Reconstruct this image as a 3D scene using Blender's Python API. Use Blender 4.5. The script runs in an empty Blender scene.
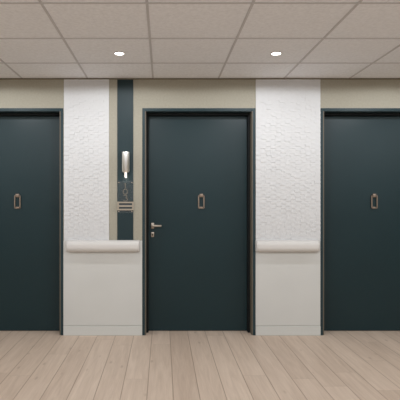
import bpy, bmesh, math, random
from mathutils import Vector
R = random.Random(7)
C = bpy.context.scene.collection
PI = math.pi
# ------------------------------------------------------------------ metrics
S = 0.00931            # metres per photo pixel on the wall plane
D = 4.515              # camera distance to the wall (wall plane is y = 0, room is y < 0)
HC = 1.255             # camera height
VX, VY = 162.8, 200.5
def X(px, d=0.0): return (px - VX) * S * (D + d) / D
def Z(py, d=0.0): return HC + (VY - py) * S * (D + d) / D
CEIL = Z(78.5)
Z_DADO = Z(240.6)

# ------------------------------------------------------------------ materials
def lin(c):
    return tuple(((v/255)/12.92 if v/255 <= .04045 else ((v/255+.055)/1.055)**2.4) for v in c) + (1,)
def mat(name, col, rough=.5, metal=0, spec=.5):
    m = bpy.data.materials.new(name); m.use_nodes = True
    b = m.node_tree.nodes['Principled BSDF']
    b.inputs['Base Color'].default_value = lin(col)
    b.inputs['Roughness'].default_value = rough
    b.inputs['Metallic'].default_value = metal
    b.inputs['Specular IOR Level'].default_value = spec
    return m
def N(m, t, **kw):
    n = m.node_tree.nodes.new(t)
    for k, v in kw.items(): setattr(n, k, v)
    return n
def L(m, a, b): m.node_tree.links.new(a, b)
def mottled(name, col, rough, scale=8, amount=.06, bump=0, bscale=200, metal=0, spec=.5, detail=3):
    m = mat(name, col, rough, metal, spec)
    b = m.node_tree.nodes['Principled BSDF']
    tc = N(m, 'ShaderNodeTexCoord')
    nz = N(m, 'ShaderNodeTexNoise'); nz.inputs['Scale'].default_value = scale; nz.inputs['Detail'].default_value = detail
    L(m, tc.outputs['Object'], nz.inputs['Vector'])
    rp = N(m, 'ShaderNodeValToRGB')
    c = lin(col)
    rp.color_ramp.elements[0].position = .3; rp.color_ramp.elements[1].position = .7
    rp.color_ramp.elements[0].color = tuple(v*(1-amount) for v in c[:3])+(1,)
    rp.color_ramp.elements[1].color = tuple(min(1, v*(1+amount)) for v in c[:3])+(1,)
    L(m, nz.outputs['Fac'], rp.inputs['Fac']); L(m, rp.outputs['Color'], b.inputs['Base Color'])
    if bump:
        n2 = N(m, 'ShaderNodeTexNoise'); n2.inputs['Scale'].default_value = bscale
        L(m, tc.outputs['Object'], n2.inputs['Vector'])
        bp = N(m, 'ShaderNodeBump'); bp.inputs['Strength'].default_value = bump; bp.inputs['Distance'].default_value = .002
        L(m, n2.outputs['Fac'], bp.inputs['Height']); L(m, bp.outputs['Normal'], b.inputs['Normal'])
    return m

M_beige  = mottled('beige_wallcovering', (161, 156, 141), .75, 60, .05, .15, 300)
M_white  = mottled('white_textured_panel', (210, 210, 210), .7, 40, .015)
M_dado   = mottled('white_dado', (205, 205, 201), .55, 3, .02)
M_base   = mottled('white_skirting', (205, 206, 202), .45, 3, .02)
M_rail   = mottled('white_rail', (212, 209, 205), .45, 5, .015)
M_teal   = mottled('teal_door', (25, 46, 50), .38, 2.5, .05, .05, 120, spec=.28)
M_frame  = mottled('teal_frame', (36, 55, 60), .45, 3, .04, spec=.3)
M_strip  = mottled('teal_strip', (28, 47, 51), .5, 4, .04, spec=.3)
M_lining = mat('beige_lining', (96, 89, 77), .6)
M_tile   = mottled('acoustic_tile', (243, 244, 247), .9, 45, .06, .3, 260, detail=6)
M_tbar   = mat('ceiling_bar', (204, 202, 203), .7)
M_gap_shade  = mat('gap_shade', (128, 118, 98), .7)  # shadow line under the ceiling edge, painted as a dark olive strip
M_bronze = mottled('bronze', (138, 123, 109), .42, 30, .05, metal=.75)
M_nickel = mottled('nickel', (168, 157, 144), .36, 30, .05, metal=.9)
M_steel  = mat('brushed_steel', (246, 244, 240), .28, 1)
_b = M_steel.node_tree.nodes['Principled BSDF']; _b.inputs['Anisotropic'].default_value = .8; _b.inputs['Anisotropic Rotation'].default_value = 0
_t = N(M_steel, 'ShaderNodeTangent', direction_type='RADIAL', axis='Z'); L(M_steel, _t.outputs[0], _b.inputs['Tangent'])
M_digit  = mottled('sign_digit', (112, 107, 96), .5, 30, .04, metal=.3)
M_holder = mottled('sign_holder', (160, 150, 134), .5, 30, .04, metal=.2)
M_stop_shade   = mat('stop_shade', (15, 19, 20), .7, 0, .25)  # deep shade of the door recess put into the stops' colour
M_dark   = mat('dark_void', (14, 16, 17), .8)
M_ring   = mat('downlight_ring', (200, 196, 192), .4)
def emit(name, col, s):
    m = mat(name, col)
    b = m.node_tree.nodes['Principled BSDF']
    b.inputs['Emission Color'].default_value = lin(col); b.inputs['Emission Strength'].default_value = s
    return m
M_lens = emit('lit_lens', (255, 250, 244), 6)
M_bulb = emit('lit_bulb', (255, 246, 232), 1.1)
M_acrylic = bpy.data.materials.new('clear_acrylic'); M_acrylic.use_nodes = True
nt = M_acrylic.node_tree; nt.nodes.remove(nt.nodes['Principled BSDF'])
tr = nt.nodes.new('ShaderNodeBsdfTransparent'); gl = nt.nodes.new('ShaderNodeBsdfGlossy'); mx = nt.nodes.new('ShaderNodeMixShader')
gl.inputs['Roughness'].default_value = .25; gl.inputs['Color'].default_value = (.9, .9, .9, 1)
mx.inputs[0].default_value = .02
nt.links.new(tr.outputs[0], mx.inputs[1]); nt.links.new(gl.outputs[0], mx.inputs[2])
nt.links.new(mx.outputs[0], nt.nodes['Material Output'].inputs['Surface'])

def floor_material():
    m = mat('oak_planks', (180, 160, 145), .5)
    b = m.node_tree.nodes['Principled BSDF']
    W, LEN, X0 = .1685, 1.9, -.27
    tc = N(m, 'ShaderNodeTexCoord'); sp = N(m, 'ShaderNodeSeparateXYZ'); L(m, tc.outputs['Object'], sp.inputs[0])
    def math_(op, a, bb=None, c=None):
        n = N(m, 'ShaderNodeMath', operation=op)
        for i, v in enumerate((a, bb, c)):
            if v is None: continue
            if isinstance(v, (int, float)): n.inputs[i].default_value = v
            else: L(m, v, n.inputs[i])
        return n.outputs[0]
    u = math_('DIVIDE', math_('SUBTRACT', sp.outputs['X'], X0), W)
    iu = math_('FLOOR', u); fu = math_('FRACT', u)
    w1 = N(m, 'ShaderNodeTexWhiteNoise', noise_dimensions='1D'); L(m, iu, w1.inputs['W'])
    v = math_('ADD', math_('DIVIDE', sp.outputs['Y'], LEN), w1.outputs['Value'])
    iv = math_('FLOOR', v); fv = math_('FRACT', v)
    cb = N(m, 'ShaderNodeCombineXYZ'); L(m, iu, cb.inputs[0]); L(m, iv, cb.inputs[1])
    w2 = N(m, 'ShaderNodeTexWhiteNoise', noise_dimensions='2D'); L(m, cb.outputs[0], w2.inputs['Vector'])
    # seams
    eu = math_('MULTIPLY', math_('MINIMUM', fu, math_('SUBTRACT', 1, fu)), W)
    ev = math_('MULTIPLY', math_('MINIMUM', fv, math_('SUBTRACT', 1, fv)), LEN)
    def seam(e, w):
        n = N(m, 'ShaderNodeMapRange', interpolation_type='SMOOTHSTEP'); n.inputs['From Min'].default_value = w*.35; n.inputs['From Max'].default_value = w
        L(m, e, n.inputs['Value']); return n.outputs[0]
    sm = math_('MULTIPLY', seam(eu, .0042), math_('ADD', math_('MULTIPLY', seam(ev, .003), .5), .5))
    # grain: long streaks that shift from plank to plank
    off = math_('MULTIPLY', w2.outputs['Value'], 37)
    gv = N(m, 'ShaderNodeCombineXYZ')
    L(m, math_('MULTIPLY', sp.outputs['X'], 22), gv.inputs[0])
    L(m, math_('MULTIPLY', sp.outputs['Y'], 1.5), gv.inputs[1]); L(m, off, gv.inputs[2])
    g1 = N(m, 'ShaderNodeTexNoise'); g1.inputs['Scale'].default_value = 1; g1.inputs['Detail'].default_value = 3; g1.inputs['Distortion'].default_value = 1.2
    L(m, gv.outputs[0], g1.inputs['Vector'])
    gv2 = N(m, 'ShaderNodeCombineXYZ')
    L(m, math_('MULTIPLY', sp.outputs['X'], 160), gv2.inputs[0]); L(m, math_('MULTIPLY', sp.outputs['Y'], 6), gv2.inputs[1]); L(m, off, gv2.inputs[2])
    g2 = N(m, 'ShaderNodeTexNoise'); g2.inputs['Scale'].default_value = 1; g2.inputs['Detail'].default_value = 2
    L(m, gv2.outputs[0], g2.inputs['Vector'])
    # knots
    kv = N(m, 'ShaderNodeCombineXYZ')
    L(m, math_('MULTIPLY', sp.outputs['X'], 9), kv.inputs[0]); L(m, math_('MULTIPLY', sp.outputs['Y'], 3.2), kv.inputs[1]); L(m, off, kv.inputs[2])
    vo = N(m, 'ShaderNodeTexVoronoi'); vo.inputs['Scale'].default_value = 1; L(m, kv.outputs[0], vo.inputs['Vector'])
    kn = N(m, 'ShaderNodeMapRange'); kn.inputs['From Min'].default_value = .03; kn.inputs['From Max'].default_value = .13; L(m, vo.outputs['Distance'], kn.inputs['Value'])
    t = math_('ADD', math_('MULTIPLY', g1.outputs['Fac'], .7), math_('ADD', math_('MULTIPLY', w2.outputs['Value'], .27), math_('MULTIPLY', g2.outputs['Fac'], .38)))
    rp = N(m, 'ShaderNodeValToRGB')
    rp.color_ramp.elements[0].position = .35; rp.color_ramp.elements[0].color = lin(FL[0])
    rp.color_ramp.elements[1].position = 1.0; rp.color_ramp.elements[1].color = lin(FL[1])
    L(m, t, rp.inputs['Fac'])
    m1 = N(m, 'ShaderNodeMixRGB'); m1.inputs['Color1'].default_value = lin((150, 126, 108)); L(m, rp.outputs['Color'], m1.inputs['Color2'])
    L(m, math_('ADD', math_('MULTIPLY', kn.outputs[0], .45), .55), m1.inputs['Fac'])
    m2 = N(m, 'ShaderNodeMixRGB'); m2.inputs['Color1'].default_value = lin((128, 105, 88)); L(m, m1.outputs['Color'], m2.inputs['Color2'])
    L(m, math_('ADD', math_('MULTIPLY', sm, .6), .4), m2.inputs['Fac'])
    L(m, m2.outputs['Color'], b.inputs['Base Color'])
    bp = N(m, 'ShaderNodeBump'); bp.inputs['Strength'].default_value = .4; bp.inputs['Distance'].default_value = .002
    L(m, sm, bp.inputs['Height']); L(m, bp.outputs['Normal'], b.inputs['Normal'])
    return m
FL = ((186, 165, 147), (218, 199, 181))
M_floor = floor_material()

# ------------------------------------------------------------------ mesh helpers
def BM(): return bmesh.new()
def box(bm, x0, x1, y0, y1, z0, z1, bev=0, seg=2):
    vs = [bm.verts.new((x, y, z)) for z in (z0, z1) for y in (y0, y1) for x in (x0, x1)]
    fs = [(0, 2, 3, 1), (4, 5, 7, 6), (0, 1, 5, 4), (2, 6, 7, 3), (0, 4, 6, 2), (1, 3, 7, 5)]
    f = [bm.faces.new([vs[i] for i in q]) for q in fs]
    if bev:
        es = list({e for q in f for e in q.edges})
        bmesh.ops.bevel(bm, geom=es, offset=bev, segments=seg, affect='EDGES', profile=.5)
def lathe(bm, prof, cx, cy, cz, axis='z', n=32):
    """revolve (radius, height) pairs about an axis through (cx,cy,cz)"""
    rings = []
    for r, h in prof:
        ring = []
        for k in range(n):
            a = 2*PI*k/n
            p = (r*math.cos(a), r*math.sin(a), h)
            if axis == 'y': p = (p[0], h, p[1])
            ring.append(bm.verts.new((cx+p[0], cy+p[1], cz+p[2])))
        rings.append(ring)
    for a, b in zip(rings, rings[1:]):
        for k in range(n):
            bm.faces.new((a[k], a[(k+1) % n], b[(k+1) % n], b[k]))
    bm.faces.new(rings[0]); bm.faces.new(rings[-1])
def ribbon(bm, pts, w, y0, y1, closed=False):
    """flat stroke of width w along (x,z) points, extruded from y0 to y1"""
    n = len(pts); L_, R_ = [], []
    for i, p in enumerate(pts):
        a = pts[(i-1) % n] if (closed or i) else p
        b = pts[(i+1) % n] if (closed or i < n-1) else p
        d = Vector((b[0]-a[0], b[1]-a[1])).normalized(); nn = Vector((-d.y, d.x))*w/2
        L_.append((p[0]+nn.x, p[1]+nn.y)); R_.append((p[0]-nn.x, p[1]-nn.y))
    q = [[bm.verts.new((l[0], y, l[1])), bm.verts.new((r[0], y, r[1]))] for y in (y0, y1) for l, r in zip(L_, R_)]
    A, B = q[:n], q[n:]
    for i in range(n if closed else n-1):
        j = (i+1) % n
        bm.faces.new((A[i][0], A[i][1], A[j][1], A[j][0])); bm.faces.new((B[i][0], B[j][0], B[j][1], B[i][1]))
        bm.faces.new((A[i][0], A[j][0], B[j][0], B[i][0])); bm.faces.new((A[i][1], B[i][1], B[j][1], A[j][1]))
    if not closed:
        bm.faces.new((A[0][0], B[0][0], B[0][1], A[0][1])); bm.faces.new((A[-1][0], A[-1][1], B[-1][1], B[-1][0]))
def obj(name, bm, m, parent=None, smooth=False, loc=None):
    bmesh.ops.recalc_face_normals(bm, faces=bm.faces[:])
    me = bpy.data.meshes.new(name); 
    if loc is not None: bmesh.ops.translate(bm, verts=bm.verts[:], vec=[-v for v in loc])
    bm.to_mesh(me); bm.free()
    me.materials.append(m)
    if smooth:
        for p in me.polygons: p.use_smooth = True
        me.set_sharp_from_angle(angle=math.radians(40))
    o = bpy.data.objects.new(name, me); C.objects.link(o)
    if parent is not None: o.parent = parent
    if loc is not None: o.location = loc
    return o
def tag(o, label=None, cat=None, group=None, kind=None):
    for k, v in (('label', label), ('category', cat), ('group', group), ('kind', kind)):
        if v: o[k] = v
    return o
def thing(name, loc, label, cat, group=None, kind=None):
    o = bpy.data.objects.new(name, None); C.objects.link(o); o.location = loc; o.empty_display_size = .1
    return tag(o, label, cat, group, kind)
def part(name, bm, m, parent, smooth=False):
    """mesh drawn in world coordinates, hung under a thing that has only a translation"""
    off = Vector(parent.location); p = parent.parent
    while p is not None: off += Vector(p.location); p = p.parent
    bmesh.ops.translate(bm, verts=bm.verts[:], vec=-off)
    return obj(name, bm, m, parent, smooth)

# ------------------------------------------------------------------ room
XL, XR, YF = -4.6, 5.6, -5.6
DOORS = [(X(-49.9), X(63.3)), (X(142.3), X(255.5)), (X(320.4), X(433.6))]
DTOP = Z(108.2)
b = BM(); box(b, XL, XR, YF, .25, -.08, 0)
tag(obj('floor', b, M_floor), 'pale oak plank floor of the corridor', 'floor', kind='structure')
b = BM()
xs = [XL] + [v for d in DOORS for v in d] + [XR]
for i in range(0, len(xs), 2): box(b, xs[i], xs[i+1], 0, .25, 0, CEIL)
for a, c in DOORS: box(b, a, c, 0, .25, DTOP, CEIL)
tag(obj('wall_back', b, M_beige), 'beige corridor wall holding the three teal doors', 'wall', kind='structure')
b = BM(); box(b, XL-.15, XL, YF, .25, 0, CEIL); tag(obj('wall_left', b, M_beige), 'beige end wall at the far left', 'wall', kind='structure')
b = BM(); box(b, XR, XR+.15, YF, .25, 0, CEIL); tag(obj('wall_right', b, M_beige), 'beige end wall at the far right', 'wall', kind='structure')
b = BM(); box(b, XL-.15, XR+.15, YF-.15, YF, 0, CEIL); tag(obj('wall_front', b, M_white), 'white corridor wall opposite the doors', 'wall', kind='structure')
b = BM(); box(b, XL-.15, XR+.15, YF-.15, .25, CEIL+.004, CEIL+.08)
ceil = tag(obj('ceiling', b, M_tile), 'suspended ceiling of speckled square tiles', 'ceiling', kind='structure')
# the bars between the tiles
TW, BW = 65.5*S, .0155
b = BM()
gx0 = X(153.0)
for k in range(-8, 9):
    x = gx0 + k*TW
    if XL < x < XR: box(b, x-BW/2, x+BW/2, YF, 0, CEIL, CEIL+.01)
gy0 = -(D - D*(VY-78.5)/(VY-63.3))
k = 0
while gy0 - k*TW > YF:
    y = gy0 - k*TW; box(b, XL, XR, y-BW/2, y+BW/2, CEIL+.0005, CEIL+.01); k += 1
part('ceiling_grid', b, M_tbar, ceil)
b = BM(); box(b, XL, XR, -.006, 0, CEIL-.0095, CEIL)
tag(obj('trim_shadow_gap', b, M_gap_shade), 'thin strip where wall meets ceiling, dark olive for the shadow gap', 'trim', kind='structure')

# ------------------------------------------------------------------ textured wall panels
def textured_panel(x0, x1, z0, z1, label):
    b = BM(); box(b, x0, x1, -.003, 0, z0, z1)
    rows = round((z1-z0)/.0215); rh = (z1-z0)/rows; bl = .048
    nc = max(1, round((x1-x0)/bl)); cw = (x1-x0)/nc
    for r in range(rows):
        za, zb = z0+r*rh, z0+(r+1)*rh
        edges = [x0] + [x0+cw*(c+1) + R.uniform(-.012, .012) for c in range(nc-1)] + [x1]
        for c, (xa, xb) in enumerate(zip(edges, edges[1:])):
            lo = .004 + ((R.uniform(.0016, .0044)) if (r+c) % 2 else R.uniform(0, .0008)); hi = lo - .0002
            l2, h2 = lo, hi
            f = [b.verts.new(p) for p in ((xa, -lo, za), (xb, -l2, za), (xb, -h2, zb), (xa, -hi, zb))]
            k = [b.verts.new(p) for p in ((xa, -.003, za), (xb, -.003, za), (xb, -.003, zb), (xa, -.003, zb))]
            b.faces.new(f)
            for i in range(4): b.faces.new((f[i], f[(i+1) % 4], k[(i+1) % 4], k[i]))
    loc = ((x0+x1)/2, 0, z0)
    bmesh.ops.translate(b, verts=b.verts[:], vec=[-v for v in loc])
    o = obj('textured_panel', b, M_white); o.location = loc
    tag(o, label, 'wall panel', 'white textured panels above the handrails')
textured_panel(X(64.0), X(109.0), Z_DADO, CEIL-.0095, 'narrow white textured wall panel left of the teal strip')
textured_panel(X(255.8), X(320.3), Z_DADO, CEIL-.0095, 'wide white textured wall panel right of the middle door')

# lower panels, skirtings
def dado(x0, x1, label, slabel):
    b = BM(); box(b, x0, x1, -.0055, -.0005, Z(325.6), Z_DADO, .0015, 1)
    tag(obj('dado_panel', b, M_dado, loc=((x0+x1)/2, 0, 0)), label, 'wall panel', 'smooth white panels below the handrails')
    b = BM(); box(b, x0, x1, -.012, 0, 0, Z(325.9), .002, 1)
    tag(obj('baseboard_back', b, M_base, loc=((x0+x1)/2, 0, 0)), slabel, 'baseboard', kind='structure')
dado(X(63.5), X(142.2), 'smooth white lower wall panel between left and middle doors', 'white baseboard between left and middle doors')
dado(X(255.6), X(320.3), 'smooth white lower wall panel between middle and right doors', 'white baseboard between middle and right doors')

# ------------------------------------------------------------------ handrails
def handrail(p0, p1, label):
    dd = -.075
    x0, x1 = X(p0, dd), X(p1, dd); z0, z1 = Z(252.4, dd), Z(240.7, dd)
    root = thing('handrail', ((x0+x1)/2, 0, (z0+z1)/2), label, 'handrail', 'white handrails along the wall')
    h = (z1-z0)/2; zc = (z0+z1)/2
    prof = []                                         # (out, up): flat back, softly rounded face
    rr = .044
    for cx_, cz_, a0 in ((.075-rr, h-rr, 90), (.075-rr, -(h-rr), 0)):
        for k in range(9):
            a = math.radians(a0 - 90*k/8); prof.append((cx_+rr*math.cos(a), cz_+rr*math.sin(a)))
    prof = [(.0065, h)] + prof + [(.0065, -h)]
    def sweep(b, stations):
        rings = []
        for x, s, dx in stations:
            rings.append([b.verts.new((x, -(.0065+(o_-.0065)*s), zc+u*(1-(1-s)*.35))) for o_, u in prof])
        for A, B in zip(rings, rings[1:]):
            for i in range(len(prof)):
                j = (i+1) % len(prof); b.faces.new((A[i], A[j], B[j], B[i]))
        b.faces.new(rings[0]); b.faces.new(rings[-1])
    e = .013
    b = BM(); sweep(b, [(x0+e+.0006, 1, 0), (x1-e-.0006, 1, 0)]); part('rail_body', b, M_rail, root, True)
    for sx in (0, 1):
        b = BM(); st = []
        for k in range(7):
            a = PI/2*k/6
            t = e*math.sin(a); s = 1-.32*(1-math.cos(a)) if k < 6 else .68
            st.append(((x1-e+t) if sx else (x0+e-t), s, 0))
        sweep(b, st); part('end_cap', b, M_rail, root, True)
handrail(65.4, 139.6, 'white rounded handrail between left and middle doors, under the teal strip')
handrail(256.7, 320.6, 'white rounded handrail between middle and right doors')

# ------------------------------------------------------------------ teal strip
b = BM(); box(b, X(117.3), X(133.3), -.006, 0, Z_DADO, CEIL-.0095, .001, 1)
tag(obj('wall_strip', b, M_strip, loc=(X(125.3), 0, Z_DADO)), 'tall dark teal vertical wall strip left of the middle door', 'wall panel')

# wall light
sx_, sd = X(125.7, -.05), .05
zt, zb_, zt2 = Z(151.8, -sd), Z(172.6, -sd), Z(177.6, -sd)
rad = 3.65*S*(D-sd)/D
root = thing('wall_light', (sx_, -.006, (zt+zb_)/2), 'small brushed steel cylinder wall light glowing above the room number', 'lamp')
b = BM(); lathe(b, [(rad-.002, zt), (rad, zt-.002), (rad, zb_+.014), (rad*.93, zb_+.007), (rad*.75, zb_+.002), (rad*.6, zb_)], sx_, -sd, 0, n=48); part('lamp_body', b, M_steel, root, True)
b = BM(); box(b, sx_-.012, sx_+.012, -sd+rad-.004, -.006, (zt+zb_)/2-.03, (zt+zb_)/2+.03, .002); part('wall_mount', b, M_steel, root)
b = BM(); lathe(b, [(.0105, zb_+.004), (.0105, zt2+.006), (.009, zt2+.001), (.005, zt2)], sx_, -sd, 0, n=24); part('bulb', b, M_bulb, root, True)

l = bpy.data.lights.new('bulb_glow', 'POINT'); l.energy = .06; l.shadow_soft_size = .008; l.color = (1, .96, .9)
o = bpy.data.objects.new('bulb_glow', l); C.objects.link(o); o.location = (sx_, -sd, zt2-.010)

# room number sign
px0, px1 = 117.6, 133.2
root = thing('room_sign', (X(125.4), -.006, Z(197)), 'clear plate sign with number 103 and slotted name holder on the teal strip', 'sign')
d0 = -.0095
b = BM(); box(b, X(px0), X(px1), d0-.003, d0, Z(213.2), Z(180.7), .0008, 1); part('clear_plate', b, M_acrylic, root)
for px in (119.0, 132.0):
    for py in (182.6, 211.6):
        b = BM(); lathe(b, [(.0048, -.006), (.0048, d0-.004), (.0058, d0-.004), (.0058, d0-.006), (.004, d0-.0075)], X(px), 0, Z(py), 'y', 16); part('screw', b, M_nickel, root, True)
def arc(cx, cy, rx, ry, a0, a1, n=14):
    return [(cx+rx*math.cos(math.radians(a0+(a1-a0)*k/n)), cy+ry*math.sin(math.radians(a0+(a1-a0)*k/n))) for k in range(n+1)]
def digit(pts, closed=False):
    b = BM(); ribbon(b, [(X(p), Z(q)) for p, q in pts], .8*S, d0-.0045, d0-.003, closed); part('digit', b, M_digit, root)
digit([(124.3, 184.1), (125.4, 182.9), (125.4, 188.4)])
digit(arc(125.4, 191.7, 2.1, 2.6, 0, 345.6, 24), True)
digit(arc(125.4, 196.55, 1.75, 1.4, 200, 450, 12)[0:13] + arc(125.4, 199.5, 2.1, 1.6, -90, 160, 14)[1:])
# slotted name holder (a frame with one middle bar)
b = BM()
ya, yb = d0-.009, d0-.003
hx0, hx1, hz0, hz1 = X(117.2), X(133.9), Z(210.3), Z(201.7)
sl, srr = X(119.1), X(132.2)
box(b, hx0, sl, ya, yb, hz0, hz1); box(b, srr, hx1, ya, yb, hz0, hz1)
for q0, q1 in ((203.2, 201.7), (206.9, 205.1), (210.3, 208.7)): box(b, sl, srr, ya, yb, Z(q0), Z(q1))
part('name_holder', b, M_holder, root)
b = BM(); box(b, sl, srr, yb-.0015, yb, Z(208.7), Z(203.2)); part('slot_backing', b, mat('slot_dark', (34, 48, 54), .6), root)

# ------------------------------------------------------------------ doors
DD = .147
def door(idx, x0, x1, label, knock_px, handle_px=None, mirrored=False):
    root = thing('door_%d' % idx, ((x0+x1)/2, DD, 0), label, 'door', kind='structure')
    o_, f_, i_ = 0, 2.55*S, 3.7*S
    # casing, one frame mesh of three members with a stop behind
    b = BM()
    tq = DTOP
    box(b, x0, x0+f_, -.004, .25, 0, tq, .0012, 1); box(b, x1-f_, x1, -.004, .25, 0, tq, .0012, 1)
    box(b, x0+f_, x1-f_, -.004, .25, tq-2.0*S, tq, .0012, 1)
    box(b, x0+f_, x1-f_, -.001, .25, tq-3.0*S, tq-2.0*S)
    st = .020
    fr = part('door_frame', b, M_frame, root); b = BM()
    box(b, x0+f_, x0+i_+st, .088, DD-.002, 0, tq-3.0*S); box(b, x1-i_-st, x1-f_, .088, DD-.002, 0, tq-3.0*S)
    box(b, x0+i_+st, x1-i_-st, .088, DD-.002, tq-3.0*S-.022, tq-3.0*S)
    p = part('door_stop', b, M_stop_shade, fr); p['label'] = 'door stop coloured black for the shade in the recess'
    for a, c in ((x0+f_, x0+i_), (x1-i_, x1-f_)):
        b = BM(); box(b, a, c, -.001, .088, .001, tq-3.0*S)
        p = part('jamb_lining', b, M_lining, fr); p['label'] = 'beige strip lining the jamb'
    lx0, lx1 = x0+i_+.006, x1-i_-.006
    b = BM(); box(b, lx0, lx1, DD, DD+.044, .004, tq-3.0*S-.006, .0015, 1); part('door_leaf', b, M_teal, root)
    b = BM(); box(b, x0+f_, x1-f_, DD+.044, .25, 0, tq-3.0*S); part('door_rebate', b, M_dark, root)
    # knocker: a fixing at the top, a rectangular ring hanging from it and a strike stud
    kd = DD-.012
    kx = X(knock_px, kd); w = 2.95*S*1.03; kz0, kz1 = Z(208.6, kd), Z(195.1, kd); t = 1.15*S
    b = BM()
    box(b, kx-1.75*S, kx+1.75*S, DD-.020, DD, Z(197.3, kd), Z(193.8, kd), .003, 2)
    kn = part('door_knocker', b, M_bronze, root, True)
    b = BM()
    w2 = w+.25*S
    pts = []
    rr = .010
    for cx_, cz_, a0 in ((w2-rr, kz1-rr, 0), (-w2+rr, kz1-rr, 90), (-w2+rr, kz0+rr, 180), (w2-rr, kz0+rr, 270)):
        for k in range(5): 
            a = math.radians(a0+90*k/4); pts.append((kx+cx_+(rr-t/2)*math.cos(a), cz_+(rr-t/2)*math.sin(a)))
    ribbon(b, pts, t, DD-.016, DD-.006, True)
    bmesh.ops.bevel(b, geom=[e for e in b.edges if abs(e.verts[0].co.y-(DD-.016)) < 1e-5 and abs(e.verts[1].co.y-(DD-.016)) < 1e-5 and len(e.link_faces) == 2 and abs(e.link_faces[0].normal.dot(e.link_faces[1].normal)) < .5], offset=.002, segments=2, affect='EDGES')
    part('knocker_ring', b, M_bronze, kn, True)
    b = BM(); box(b, kx-1.9*S, kx+1.9*S, DD-.015, DD, kz0+.003, kz0+1.9*S, .003, 2); part('strike_stud', b, M_bronze, kn, True)
    if handle_px is None: return
    hx = X(handle_px, DD); dr = -1 if mirrored else 1
    hz = Z(225.7, DD)
    b = BM(); box(b, hx-1.6*S, hx+1.6*S, DD-.009, DD, Z(228.6, DD), Z(222.9, DD), .002, 2); hd = part('rosette', b, M_nickel, root, True)
    # lever: neck out of the rosette and a flat bar turned along the door
    b = BM()
    lathe(b, [(.0095, DD-.058), (.0095, DD-.0085)], hx-.2*S*dr, 0, hz-.2*S, 'y', 20)
    xa, xb = sorted((hx-1.3*S*dr, hx+9.1*S*dr))
    box(b, xa, xb, DD-.062, DD-.046, Z(226.9, DD-.05), Z(224.9, DD-.05), .004, 3)
    part('lever_handle', b, M_nickel, hd, True)
    b = BM(); ez0, ez1 = Z(237.0, DD), Z(232.0, DD)
    box(b, hx-1.55*S, hx+1.6*S, DD-.008, DD, ez0, ez1, .002, 2); es = part('keyhole_plate', b, M_nickel, root, True)
    b = BM(); zc = (ez0+ez1)/2
    lathe(b, [(.0062, DD-.0095), (.0062, DD-.007)], hx, 0, zc+.004, 'y', 16)
    box(b, hx-.0032, hx+.0032, DD-.0095, DD-.007, zc-.012, zc+.004)
    part('keyhole', b, M_dark, es)
door(1, *DOORS[0], 'dark teal door at the left, cut off by the photo edge', 17.3, -32, False)
door(2, *DOORS[1], 'dark teal door in the middle with a visible lever handle', 201.3, 152.6)
door(3, *DOORS[2], 'dark teal door at the right, right of the wide white panel', 374.5, 418, True)

# ------------------------------------------------------------------ downlights
ly0 = -(D - D*(VY-78.5)/(VY-53.4))
lx = (X(119.3, ly0), X(276.2, ly0))
sp_x = lx[1]-lx[0]
POWER = (14, 17, 22)
def make_downlight(x, y, label, group):
    root = thing('downlight', (x, y, CEIL), label, 'ceiling light', group)
    b = BM(); lathe(b, [(.043, CEIL+.006), (.043, CEIL-.001), (.041, CEIL-.0025), (.036, CEIL-.0025), (.035, CEIL-.0005)], x, y, 0, n=40); part('trim_ring', b, M_ring, root, True)
    b = BM(); lathe(b, [(.034, CEIL-.001), (.034, CEIL-.0032), (.026, CEIL-.0042), (.01, CEIL-.0052)], x, y, 0, n=40); part('lens', b, M_lens, root, True)
    return root
def spot(x, y, p):
    l = bpy.data.lights.new('downlight_beam', 'SPOT'); l.energy = p; l.spot_size = math.radians(178); l.spot_blend = .12
    l.shadow_soft_size = .035; l.color = (.97, 1, 1.035)
    o = bpy.data.objects.new('downlight_beam', l); C.objects.link(o); o.location = (x, y, CEIL-.045)
proto = make_downlight(lx[0], ly0, 'round recessed ceiling downlight above the teal strip', 'ceiling downlights')
def copy_tree(o, parent=None):
    c = o.copy(); C.objects.link(c)
    if parent: c.parent = parent
    for ch in list(o.children): copy_tree(ch, c)
    return c
spot(lx[0], ly0, POWER[0])
for row in range(3):
    for k in range(-3, 5):
        x, y = lx[0]+k*sp_x, ly0-row*3*TW
        if row == 0 and k == 0: continue
        if not (XL+.2 < x < XR-.2): continue
        spot(x, y, POWER[row])
        c = copy_tree(proto); c.location = (x, y, CEIL)
        if row == 0 and k == 1: c['label'] = 'round recessed ceiling downlight above the wide white panel'
        else: c['label'] = 'round recessed ceiling downlight further along, outside the photo'; c['group'] = 'downlights out of view'

# ------------------------------------------------------------------ world, camera, colour
w = bpy.data.worlds.new('world'); bpy.context.scene.world = w; w.use_nodes = True
w.node_tree.nodes['Background'].inputs[0].default_value = (.5, .5, .5, 1); w.node_tree.nodes['Background'].inputs[1].default_value = .2
cam = bpy.data.cameras.new('camera'); co = bpy.data.objects.new('camera', cam); C.objects.link(co)
co.location = (0, -D, HC); co.rotation_euler = (PI/2, 0, 0)
cam.sensor_width = 36; cam.lens = 36*484.8/400
cam.shift_x = (200-VX)/400; cam.shift_y = (VY-200)/400
cam.clip_start = .05
bpy.context.scene.camera = co
vs = bpy.context.scene.view_settings
vs.view_transform = 'Standard'; vs.look = 'None'; vs.gamma = 1; vs.exposure = 0
